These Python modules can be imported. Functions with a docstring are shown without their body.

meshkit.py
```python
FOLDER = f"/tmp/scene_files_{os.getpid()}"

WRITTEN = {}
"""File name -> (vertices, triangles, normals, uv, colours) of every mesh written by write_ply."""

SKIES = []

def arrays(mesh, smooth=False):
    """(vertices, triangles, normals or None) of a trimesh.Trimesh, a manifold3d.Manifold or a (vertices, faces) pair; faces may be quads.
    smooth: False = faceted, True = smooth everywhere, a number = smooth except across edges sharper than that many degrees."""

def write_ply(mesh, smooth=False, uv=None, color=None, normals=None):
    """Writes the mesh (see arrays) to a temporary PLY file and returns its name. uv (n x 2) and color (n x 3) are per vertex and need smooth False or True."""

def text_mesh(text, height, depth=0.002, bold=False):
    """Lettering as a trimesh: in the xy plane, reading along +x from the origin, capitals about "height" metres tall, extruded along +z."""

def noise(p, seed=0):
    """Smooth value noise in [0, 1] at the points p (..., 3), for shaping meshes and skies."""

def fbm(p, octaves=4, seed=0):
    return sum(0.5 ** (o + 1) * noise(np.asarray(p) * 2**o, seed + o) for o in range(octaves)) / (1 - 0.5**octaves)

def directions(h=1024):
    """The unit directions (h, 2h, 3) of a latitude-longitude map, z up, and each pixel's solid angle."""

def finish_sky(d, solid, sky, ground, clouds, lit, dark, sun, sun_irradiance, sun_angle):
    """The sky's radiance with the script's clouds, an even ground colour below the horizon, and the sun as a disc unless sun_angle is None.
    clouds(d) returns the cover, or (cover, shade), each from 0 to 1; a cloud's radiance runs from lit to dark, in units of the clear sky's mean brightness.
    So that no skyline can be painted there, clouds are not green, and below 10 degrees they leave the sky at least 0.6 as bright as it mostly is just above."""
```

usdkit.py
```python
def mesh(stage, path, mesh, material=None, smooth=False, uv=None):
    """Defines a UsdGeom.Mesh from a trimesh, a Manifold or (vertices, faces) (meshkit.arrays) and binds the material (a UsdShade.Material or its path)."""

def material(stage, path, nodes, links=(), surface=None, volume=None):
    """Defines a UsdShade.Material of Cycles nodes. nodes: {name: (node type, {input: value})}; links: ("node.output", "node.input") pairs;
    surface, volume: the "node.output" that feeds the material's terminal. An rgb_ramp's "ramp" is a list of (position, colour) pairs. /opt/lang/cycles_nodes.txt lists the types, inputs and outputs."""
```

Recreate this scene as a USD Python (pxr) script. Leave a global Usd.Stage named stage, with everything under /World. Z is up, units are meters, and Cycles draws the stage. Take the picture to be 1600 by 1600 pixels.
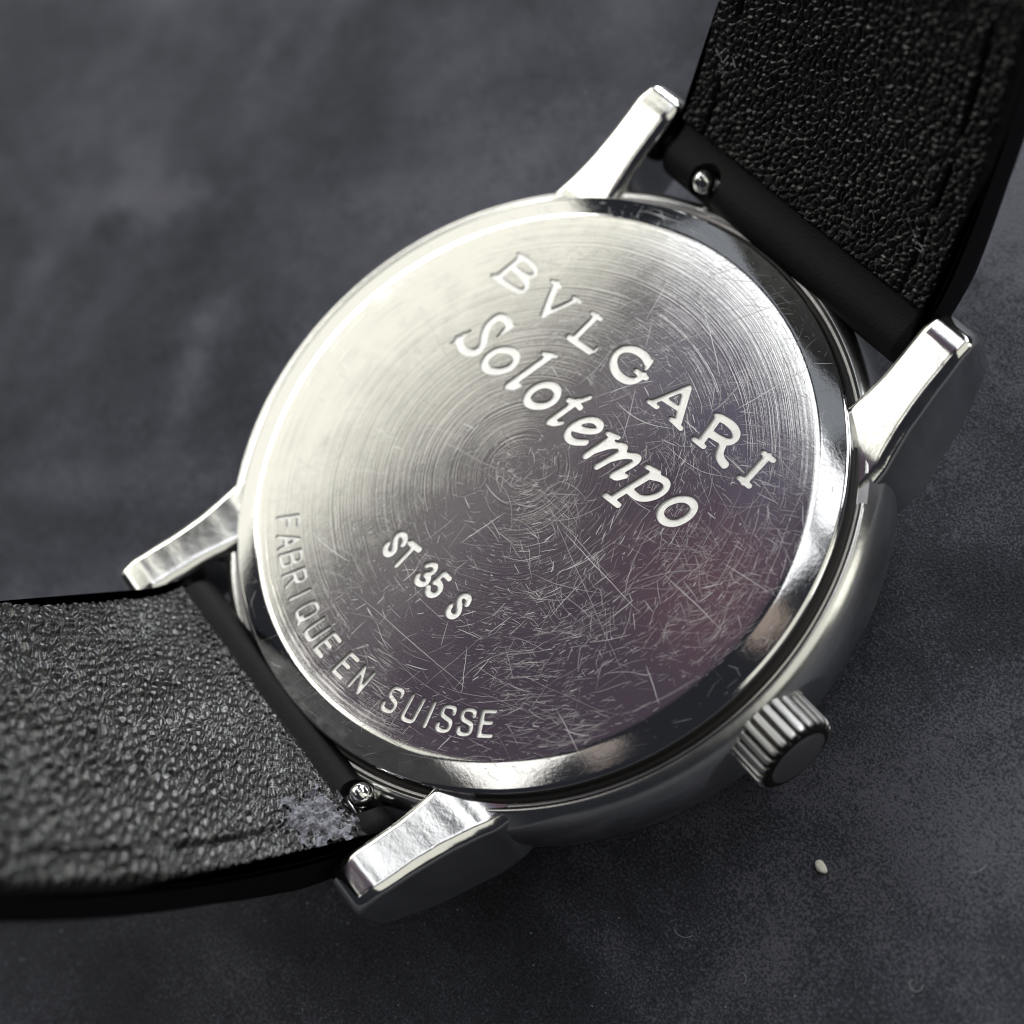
"""Close-up of a steel wrist watch lying face down on dark cloth, its engraved case back towards the camera."""
import math
import numpy as np
import shapely
from shapely.geometry import LineString, Polygon, Point
from shapely.ops import unary_union
from shapely import affinity
import manifold3d as m3
import trimesh
from scipy.spatial import cKDTree
from pxr import Usd, UsdGeom, UsdLux, UsdShade, Gf, Sdf, Vt
import usdkit
from meshkit import noise, fbm

stage = Usd.Stage.CreateInMemory()
UsdGeom.Xform.Define(stage, '/World')
UsdGeom.Scope.Define(stage, '/World/Looks')
MM = 0.001                      # every shape below is written in millimetres; the watch axis is z, the strap runs along y, the crown looks to +x
rng = np.random.default_rng(7)

# ------------------------------------------------------------------ camera
CAM_POS = np.array([46.506, -2.288, 73.603])
CAM_R = np.array([0.578167, 0.73698895, -0.35010028])
CAM_U = np.array([-0.62534977, 0.67587281, 0.39004308])
CAM_F = np.array([-0.52408071, 0.00657491, -0.85164323])
cam = UsdGeom.Camera.Define(stage, '/World/Camera')
M = Gf.Matrix4d(*CAM_R, 0, *CAM_U, 0, *(-CAM_F), 0, *(CAM_POS * MM), 1)
cam.AddTransformOp().Set(M)
FOC = 2769.65 / 1600 * 36
cam.CreateHorizontalApertureAttr(36.0)
cam.CreateVerticalApertureAttr(36.0)
cam.CreateFocalLengthAttr(FOC)
cam.CreateFStopAttr(FOC / 2.1)          # a lens opening of 2.1 mm
cam.CreateFocusDistanceAttr(0.0840)
cam.CreateClippingRangeAttr((0.005, 50.0))
cam.CreateExposureAttr(0.0)

# ------------------------------------------------------------------ light: a dim room, a tall window on the far side, lamps overhead, added fill panels
dome = UsdLux.DomeLight.Define(stage, '/World/RoomLight')
room = usdkit.material(stage, '/World/Looks/room_light', {"b": ("background_shader", {"color": (0.72, 0.76, 0.95), "strength": 0.028})}, surface="b.background")
UsdShade.MaterialBindingAPI.Apply(dome.GetPrim()).Bind(room)


def lamp(name, ax, ay, wx, wy, radiance, color=(1, 1, 1), dist=700.0):
    """A flat area lamp seen from the watch at ax degrees towards x and ay towards y from straight up, wx by wy degrees large."""
    d = np.array([math.tan(math.radians(ax)), math.tan(math.radians(ay)), 1.0])
    d /= np.linalg.norm(d)
    p = d * dist
    z = d                                          # local +z points away from the watch
    x = np.cross([0, 1, 0], z)
    x /= np.linalg.norm(x)
    y = np.cross(z, x)
    w, h = 2 * dist * math.tan(math.radians(wx / 2)), 2 * dist * math.tan(math.radians(wy / 2))
    l = UsdLux.RectLight.Define(stage, '/World/' + name)
    l.AddTransformOp().Set(Gf.Matrix4d(*x, 0, *y, 0, *z, 0, *(p * MM), 1))
    l.CreateWidthAttr(w * MM)
    l.CreateHeightAttr(h * MM)
    l.CreateIntensityAttr(radiance)
    l.CreateColorAttr(Gf.Vec3f(*color))
    return l


CREAM, COOL, PINK = (1.0, 0.985, 0.86), (0.88, 0.94, 1.0), (1.0, 0.86, 0.80)


def lamp_box(name, x0, x1, y0, y1, radiance, color=(1, 1, 1), dist=700.0):
    """The same, by its edges in degrees."""
    return lamp(name, (x0 + x1) / 2, (y0 + y1) / 2, x1 - x0, y1 - y0, radiance, color, dist)


lamp_box('Wall', -34, -12, -17, 13, 0.054, (1.0, 0.66, 0.95))
lamp_box('RedFill', -24.5, -19, 1.5, 8, 0.085, (1.0, 0.38, 0.40), 680.0)  # added panel, tints a reddish blotch onto the disc's reflection
lamp_box('BlueFill', -33, -21, 8.5, 14, 0.085, (0.62, 0.68, 1.0), 680.0)  # added panel, puts a bluish patch into the upper disc's reflection
lamp_box('WindowFrame', -37.5, -31, -10, 13, 0.13, (1, .97, .92))
lamp_box('WindowUpper', -51, -37, -18, 18, 1.18, CREAM)
lamp_box('WindowCore', -60, -51.5, -22, 22, 8.8, (1.0, 0.99, 0.93))
lamp_box('WindowCorner', -46, -28, -29, -19, 2.0, (1.0, 0.99, 0.92))
lamp_box('WindowLower', -79, -60.5, -48, 14, 1.15, CREAM)
lamp_box('CeilingStrip', -37, 5, 15, 25, 1.6, (0.97, 0.98, 1.0))
lamp_box('CeilingLamp', -9, 5, 25, 32, 1.6, (0.97, 0.98, 1.0))
lamp_box('SideLamp', -10, 2, -31, -18, 1.4, (1.0, 0.98, 0.92))
lamp_box('BackLamp', -50, -10, 35, 47, 0.25, COOL)
lamp_box('LowBackLamp', -60, 10, 55, 70, 5.0, (0.97, 0.985, 1.0), 165.0)
lamp('FlankFill', 73, 71, 34, 15, 1.6, CREAM, 500.0)  # added fill light, brightens the case flank
lamp('StrapFill', -68, 74, 26, 12, 15.0, (0.98, 0.99, 1.0), 300.0)  # added fill light near the horizon, brightens the lower strap's grain
lamp_box('RoomLamp', 18, 72, 12, 46, 0.85, CREAM)
lamp_box('LugFill', -28, -17, -31, -18.5, 0.85, CREAM)  # added fill light, makes the right-hand lug reflect cream
lamp_box('WarmLamp', 3, 11, 8, 14, 0.33, (1.0, 0.80, 0.66))
lamp_box('WarmLampB', 0, 8, -18, -13, 0.30, (1.0, 0.84, 0.74))

# ------------------------------------------------------------------ materials
T = "texture_coordinate"


def mat(name, nodes, links, surface):
    return usdkit.material(stage, '/World/Looks/' + name, nodes, links, surface)


POS = {"g": ("geometry", {}), "mm": ("mapping", {"scale": (1000, 1000, 1000)})}
PL = [("g.position", "mm.vector")]


def steel(name, rough, base=(0.80, 0.80, 0.79), bump=0.000004, scale=3.0, rvar=0.08, fine=0.0):
    """Worn polished steel: uneven gloss and a very slight waviness."""
    return mat(name, {**POS,
        "n": ("noise_texture", {"scale": scale, "detail": 4.0, "roughness": 0.6}),
        "n2": ("noise_texture", {"scale": 0.35, "detail": 3.0}),
        "r": ("map_range", {"from_min": 0.3, "from_max": 0.7, "to_min": rough, "to_max": rough + rvar}),
        "b": ("bump", {"strength": 1.0, "distance": bump}),
        "p": ("principled_bsdf", {"metallic": 1.0, "base_color": base})},
        PL + [("mm.vector", "n.vector"), ("mm.vector", "n2.vector"), ("n2.fac", "r.value"), ("r.result", "p.roughness"), ("n.fac", "b.height"), ("b.normal", "p.normal")], "p.BSDF")


STEEL = steel('polished_steel', 0.10, (0.80, 0.80, 0.79), 0.000007, 2.2)
STEEL_CASE = steel('case_steel', 0.19, (0.74, 0.74, 0.73), 0.000006, 2.0)
STEEL_CROWN = steel('crown_steel', 0.2, (0.82, 0.82, 0.81), 0.000008, 6.0)
CAP_SHADED = steel('crown_cap_shaded', 0.32, (0.42, 0.42, 0.42))  # steel darkened so the end face carries its shade
# the toothed rim: dirt sits in the grooves, nearer the axis than the worn tips
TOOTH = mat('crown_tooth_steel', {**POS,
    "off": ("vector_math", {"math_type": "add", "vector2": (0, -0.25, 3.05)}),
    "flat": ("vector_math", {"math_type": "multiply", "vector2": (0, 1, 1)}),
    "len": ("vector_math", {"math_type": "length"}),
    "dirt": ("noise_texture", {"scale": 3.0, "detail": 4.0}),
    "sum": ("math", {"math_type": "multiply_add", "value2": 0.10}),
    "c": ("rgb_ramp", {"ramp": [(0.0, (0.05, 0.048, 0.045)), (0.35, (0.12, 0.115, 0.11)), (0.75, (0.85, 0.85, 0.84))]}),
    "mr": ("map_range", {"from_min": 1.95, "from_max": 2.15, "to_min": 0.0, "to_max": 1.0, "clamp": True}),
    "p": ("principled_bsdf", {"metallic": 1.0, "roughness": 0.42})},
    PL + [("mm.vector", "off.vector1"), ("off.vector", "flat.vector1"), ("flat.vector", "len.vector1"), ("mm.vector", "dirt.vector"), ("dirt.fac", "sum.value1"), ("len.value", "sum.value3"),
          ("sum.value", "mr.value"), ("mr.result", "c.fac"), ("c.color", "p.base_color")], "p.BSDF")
# the case back: turned rings (height follows the distance from the axis) under fine wear
BACK = mat('case_back_steel', {**POS,
    "flat": ("vector_math", {"math_type": "multiply", "vector2": (1, 1, 0)}),
    "len": ("vector_math", {"math_type": "length"}),
    "dist": ("noise_texture", {"scale": 0.5, "detail": 2.0}),
    "rad": ("math", {"math_type": "multiply_add", "value2": 0.12}),
    "ring": ("noise_texture", {"dimensions": "1D", "scale": 7.0, "detail": 3.0, "roughness": 0.7}),
    "wear": ("noise_texture", {"scale": 9.0, "detail": 5.0, "roughness": 0.65}),
    "patch": ("noise_texture", {"scale": 0.45, "detail": 4.0, "roughness": 0.6}),
    "ringamt": ("map_range", {"from_min": 0.38, "from_max": 0.62, "to_min": 0.4, "to_max": 1.0, "clamp": True}),
    "rm": ("math", {"math_type": "multiply"}),
    "sum": ("math", {"math_type": "multiply_add", "value2": 0.35}),
    "b": ("bump", {"strength": 1.0, "distance": 0.0000055}),
    "ro": ("map_range", {"from_min": 0.3, "from_max": 0.7, "to_min": 0.075, "to_max": 0.105}),
    "p": ("principled_bsdf", {"metallic": 1.0, "base_color": (0.78, 0.775, 0.765)})},
    PL + [("mm.vector", "flat.vector1"), ("flat.vector", "len.vector1"), ("mm.vector", "dist.vector"), ("dist.fac", "rad.value1"), ("len.value", "rad.value3"),
          ("rad.value", "ring.w"), ("mm.vector", "wear.vector"), ("mm.vector", "patch.vector"), ("patch.fac", "ringamt.value"), ("ring.fac", "rm.value1"), ("ringamt.result", "rm.value2"),
          ("wear.fac", "sum.value1"), ("rm.value", "sum.value3"), ("sum.value", "b.height"), ("b.normal", "p.normal"), ("patch.fac", "ro.value"), ("ro.result", "p.roughness")], "p.BSDF")
RIM = mat('case_back_rim_steel', {**POS,
    "wear": ("noise_texture", {"scale": 4.0, "detail": 5.0, "roughness": 0.65}),
    "b": ("bump", {"strength": 1.0, "distance": 0.000003}),
    "p": ("principled_bsdf", {"metallic": 1.0, "base_color": (0.80, 0.80, 0.80), "roughness": 0.07})},
    PL + [("mm.vector", "wear.vector"), ("wear.fac", "b.height"), ("b.normal", "p.normal")], "p.BSDF")
LETTER = mat('engraved_steel', {**POS,
    "wear": ("noise_texture", {"scale": 14.0, "detail": 3.0, "roughness": 0.6}),
    "b": ("bump", {"strength": 1.0, "distance": 0.00004}),
    "p": ("principled_bsdf", {"metallic": 1.0, "base_color": (0.95, 0.95, 0.94), "roughness": 0.46})},
    PL + [("mm.vector", "wear.vector"), ("wear.fac", "b.height"), ("b.normal", "p.normal")], "p.BSDF")
SCRATCH = mat('scratched_steel', {"p": ("principled_bsdf", {"metallic": 1.0, "base_color": (0.70, 0.70, 0.71), "roughness": 0.42})}, [], "p.BSDF")
OLD_SCRATCH = mat('dull_scratched_steel', {"p": ("principled_bsdf", {"metallic": 1.0, "base_color": (0.42, 0.41, 0.42), "roughness": 0.36})}, [], "p.BSDF")
GRIME = mat('engraving_grime', {"p": ("principled_bsdf", {"metallic": 0.8, "base_color": (0.26, 0.25, 0.245), "roughness": 0.4})}, [], "p.BSDF")
GASKET = mat('dark_gasket', {"p": ("principled_bsdf", {"base_color": (0.012, 0.010, 0.010), "roughness": 0.5})}, [], "p.BSDF")


def leather(name, dark, light, rough, spec=0.5, relief=0.000008):
    return mat(name, {**POS,
        "n": ("noise_texture", {"scale": 7.0, "detail": 5.0, "roughness": 0.65}),
        "n2": ("noise_texture", {"scale": 0.5, "detail": 3.0}),
        "n3": ("math", {"math_type": "multiply", "value2": 0.3}),
        "add": ("math", {"math_type": "multiply_add", "value2": 1.0}),
        "c": ("rgb_ramp", {"ramp": [(0.45, dark), (0.95, light)]}),
        "b": ("bump", {"strength": 1.0, "distance": relief}),
        "p": ("principled_bsdf", {"roughness": rough, "specular_ior_level": spec})},
        PL + [("mm.vector", "n.vector"), ("mm.vector", "n2.vector"), ("n.fac", "add.value1"), ("n2.fac", "n3.value1"), ("n3.value", "add.value3"), ("add.value", "c.fac"), ("c.color", "p.base_color"),
              ("n.fac", "b.height"), ("b.normal", "p.normal")], "p.BSDF")


LINING = leather('lining_leather', (0.003, 0.003, 0.0036), (0.011, 0.0115, 0.013), 0.27, 0.62)
LINING_SHADED = leather('lining_leather_shaded', (0.0025, 0.0026, 0.003), (0.008, 0.0082, 0.009), 0.30, 0.36)  # same leather, darker and less glossy to put the upper half's shade in
STRAP = leather('strap_leather', (0.003, 0.003, 0.004), (0.008, 0.008, 0.010), 0.6, 0.16, 0.00003)
FRAY = leather('frayed_leather', (0.05, 0.05, 0.065), (0.50, 0.50, 0.57), 0.8, 0.2)
# the cloth: dark blue-grey, with pale rubbed clouds, one painted pool of light and a fine matted grain
CLOTH = mat('dark_cloth', {**POS,
    "grain": ("noise_texture", {"scale": 8.0, "detail": 3.0, "roughness": 0.7}),
    "nap": ("noise_texture", {"scale": 2.2, "detail": 3.0, "roughness": 0.6}),
    "cloud": ("noise_texture", {"scale": 0.055, "detail": 3.0, "roughness": 0.55, "distortion": 0.6}),
    "mid": ("noise_texture", {"scale": 0.6, "detail": 4.0}),
    "g2": ("map_range", {"from_min": 0.3, "from_max": 0.75, "to_min": -0.16, "to_max": 0.52}),
    "s": ("math", {"math_type": "multiply_add", "value2": 1.15}),
    "s2": ("math", {"math_type": "multiply_add", "value2": 0.25}),
    "c": ("rgb_ramp", {"ramp": [(0.50, (0.010, 0.0105, 0.0135)), (0.85, (0.041, 0.0440, 0.061)), (1.15, (0.17, 0.17, 0.205)), (1.5, (0.30, 0.30, 0.34))]}),
    "h": ("math", {"math_type": "multiply_add", "value2": 0.5}),
    "ma": ("mapping", {"mapping_type": "texture", "location": (-26.6, -9.0, -7.5), "rotation": (0, 0, -0.96), "scale": (9, 2.8, 40)}),
    "mb": ("mapping", {"mapping_type": "texture", "location": (-38.5, -4.5, -7.5), "rotation": (0, 0, 0.74), "scale": (9, 3.2, 40)}),
    "mc": ("mapping", {"mapping_type": "texture", "location": (6, 27, -7.5), "rotation": (0, 0, 0.5), "scale": (16, 11, 40)}),  # broad pale patch: brighter light on the cloth painted into its colour
    "ga": ("gradient_texture", {"gradient_type": "quadratic_sphere"}), "gb": ("gradient_texture", {"gradient_type": "quadratic_sphere"}), "gc": ("gradient_texture", {"gradient_type": "quadratic_sphere"}),
    "ab": ("math", {"math_type": "add"}), "abc": ("math", {"math_type": "add"}), "rub_lit": ("math", {"math_type": "multiply_add", "value2": 0.75}), "rub_lit_n": ("math", {"math_type": "multiply"}),
    "b": ("bump", {"strength": 1.0, "distance": 0.00011}),
    "p": ("principled_bsdf", {"roughness": 0.8, "specular_ior_level": 0.25, "sheen_weight": 0.10})},
    PL + [("mm.vector", x + ".vector") for x in ("grain", "nap", "cloud", "mid")] +
    [("grain.fac", "g2.value"), ("cloud.fac", "s.value1"), ("g2.result", "s.value3"), ("mid.fac", "s2.value1"), ("s.value", "s2.value3"), ("mm.vector", "ma.vector"), ("mm.vector", "mb.vector"), ("mm.vector", "mc.vector"), ("ma.vector", "ga.vector"), ("mb.vector", "gb.vector"), ("mc.vector", "gc.vector"),
     ("ga.fac", "ab.value1"), ("gb.fac", "ab.value2"), ("ab.value", "abc.value1"), ("gc.fac", "abc.value2"), ("abc.value", "rub_lit_n.value1"), ("mid.fac", "rub_lit_n.value2"), ("rub_lit_n.value", "rub_lit.value1"), ("s2.value", "rub_lit.value3"),
     ("rub_lit.value", "c.fac"), ("c.color", "p.base_color"),
     ("nap.fac", "h.value1"), ("grain.fac", "h.value3"), ("h.value", "b.height"), ("b.normal", "p.normal")], "p.BSDF")
CRUMB = mat('pale_crumb', {"p": ("principled_bsdf", {"base_color": (0.85, 0.83, 0.74), "roughness": 0.7})}, [], "p.BSDF")
LINT = mat('pale_lint', {"p": ("principled_bsdf", {"base_color": (0.30, 0.31, 0.33), "roughness": 0.7})}, [], "p.BSDF")

# ------------------------------------------------------------------ helpers
_used = {}


def path(parent, name):
    key = f'{parent}/{name}'
    n = _used[key] = _used.get(key, -1) + 1
    return key if n == 0 else f'{key}_{n:03d}'


def tag(prim, **kw):
    for k, v in kw.items():
        prim.SetCustomDataByKey(k, v)
    return prim


def obj(parent, name, mesh, material, smooth=30, normals=None, **kw):
    """One Mesh prim; the mesh is in millimetres."""
    p = path(parent, name)
    if normals is None:
        if hasattr(mesh, 'to_mesh'):
            mm = mesh.to_mesh()
            mesh = (mm.vert_properties[:, :3], mm.tri_verts)
        if isinstance(mesh, trimesh.Trimesh):
            mesh = (np.array(mesh.vertices), np.array(mesh.faces))
        g = usdkit.mesh(stage, p, (np.asarray(mesh[0], float) * MM, mesh[1]) if smooth is False else trimesh.Trimesh(np.asarray(mesh[0], float) * MM, _tri(mesh[1]), process=False), material, smooth)
    else:
        v, f = mesh
        g = usdkit.mesh(stage, p, (np.asarray(v) * MM, f), material, False)
        g.CreateNormalsAttr(Vt.Vec3fArray.FromNumpy(np.asarray(normals, np.float32)))
        g.SetNormalsInterpolation("vertex")
    tag(g.GetPrim(), **kw)
    return p


def _tri(f):
    f = np.asarray(f, int)
    return np.vstack([f[:, [0, 1, 2]], f[:, [0, 2, 3]]]) if f.shape[1] == 4 else f


def thing(name, **kw):
    p = path('/World', name)
    tag(UsdGeom.Xform.Define(stage, p).GetPrim(), **kw)
    return p


def man(v, f):
    return m3.Manifold(m3.Mesh(np.ascontiguousarray(v, np.float32), np.ascontiguousarray(f, np.uint32)))


def revolve(profile, seg=256):
    """A closed (r, z) outline turned about z; where r is 0 the points merge."""
    pr = np.asarray(profile, float)
    cs = m3.CrossSection([pr])
    return cs.revolve(seg) if False else m3.Manifold.revolve(cs, seg)


def spline(pts, n):
    """A smooth curve through the points."""
    from scipy.interpolate import CubicSpline
    p = np.asarray(pts, float)
    t = np.concatenate([[0], np.cumsum(np.linalg.norm(np.diff(p, axis=0), axis=1))])
    return CubicSpline(t, p)(np.linspace(0, t[-1], n))


def chaikin(p, closed=False, n=3):
    p = np.asarray(p, float)
    for _ in range(n):
        a, b = (p, np.roll(p, -1, 0)) if closed else (p[:-1], p[1:])
        q = np.empty((2 * len(a), 2))
        q[0::2], q[1::2] = a * .75 + b * .25, a * .25 + b * .75
        p = q if closed else np.vstack([p[:1], q, p[-1:]])
    return p


def lathe(r, z, seg=192):
    """Open or closed outline (rows r, z) turned about z as a plain vertex/face pair."""
    a = np.arange(seg) * 2 * np.pi / seg
    v = np.stack([np.outer(r, np.cos(a)), np.outer(r, np.sin(a)), np.repeat(np.asarray(z)[:, None], seg, 1)], -1).reshape(-1, 3)
    i, j = np.meshgrid(np.arange(len(r) - 1), np.arange(seg), indexing='ij')
    f = np.stack([i * seg + j, i * seg + (j + 1) % seg, (i + 1) * seg + (j + 1) % seg, (i + 1) * seg + j], -1).reshape(-1, 4)
    return v, f


def loft(rings, caps=True):
    """Closed rings of equal length joined into a skin."""
    k, n = len(rings), len(rings[0])
    v = np.concatenate(rings)
    i, j = np.meshgrid(np.arange(k - 1), np.arange(n), indexing='ij')
    q = np.stack([i * n + j, i * n + (j + 1) % n, (i + 1) * n + (j + 1) % n, (i + 1) * n + j], -1).reshape(-1, 4)
    f = _tri(q)
    if caps:
        c0, c1 = len(v), len(v) + 1
        v = np.vstack([v, rings[0].mean(0), rings[-1].mean(0)])
        e = np.arange(n)
        f = np.vstack([f, np.stack([np.full(n, c0), (e + 1) % n, e], 1), np.stack([np.full(n, c1), (k - 1) * n + e, (k - 1) * n + (e + 1) % n], 1)])
    t = trimesh.Trimesh(v, f, process=False)
    if t.volume < 0:
        f = f[:, ::-1]
    return v, f

# ------------------------------------------------------------------ the cloth it lies on
TABLE_Z = -7.35
gx = np.concatenate([np.linspace(-900, -75, 14)[:-1], np.linspace(-75, 60, 136), np.linspace(60, 900, 14)[1:]])
gy = np.concatenate([np.linspace(-900, -60, 14)[:-1], np.linspace(-60, 60, 121), np.linspace(60, 900, 14)[1:]])
X, Y = np.meshgrid(gx, gy, indexing='ij')
near = np.clip(1 - np.maximum(np.abs(X + 10) - 70, np.abs(Y) - 60) / 60, 0, 1)
Z = TABLE_Z - near * 2.2 * np.abs(fbm(np.stack([X * 0.035 + 3.1, Y * 0.05 + 1.7, X * 0 + 0.5], -1)) - 0.45)
nx, ny = X.shape
i, j = np.meshgrid(np.arange(nx - 1), np.arange(ny - 1), indexing='ij')
F = np.stack([i * ny + j, (i + 1) * ny + j, (i + 1) * ny + j + 1, i * ny + j + 1], -1).reshape(-1, 4)
obj('/World', 'tabletop', (np.stack([X, Y, Z], -1).reshape(-1, 3), F), CLOTH, True, kind='structure', label='dark blue-grey cloth surface under the watch')

# ------------------------------------------------------------------ the watch
watch = thing('wrist_watch', label='scratched steel wrist watch lying face down on dark cloth, engraved case back up', category='watch')

# case back: a shallow dome, a soft shoulder and a sloping polished rim
R_OUT = 16.0
_r = np.array([0, 3, 6, 9, 11, 12, 13, 13.8, 14.4, 14.58, 14.75, 15.2, 15.6, 15.85, 15.96, 16.0])
_s = np.array([0, .003, .006, .010, .016, .019, .025, .034, .048, .11, .275, .295, .305, .31, .9, 3.0])     # downward slope at each radius
_rr = np.linspace(0, 16, 1601)
_ss = np.interp(_rr, _r, _s)
_zz = 0.30 - np.concatenate([[0], np.cumsum((_ss[1:] + _ss[:-1]) / 2 * np.diff(_rr))])


def back_z(r):
    return np.interp(r, _rr, _zz)


def back_slope(r):
    return np.interp(r, _rr, _ss)

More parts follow.
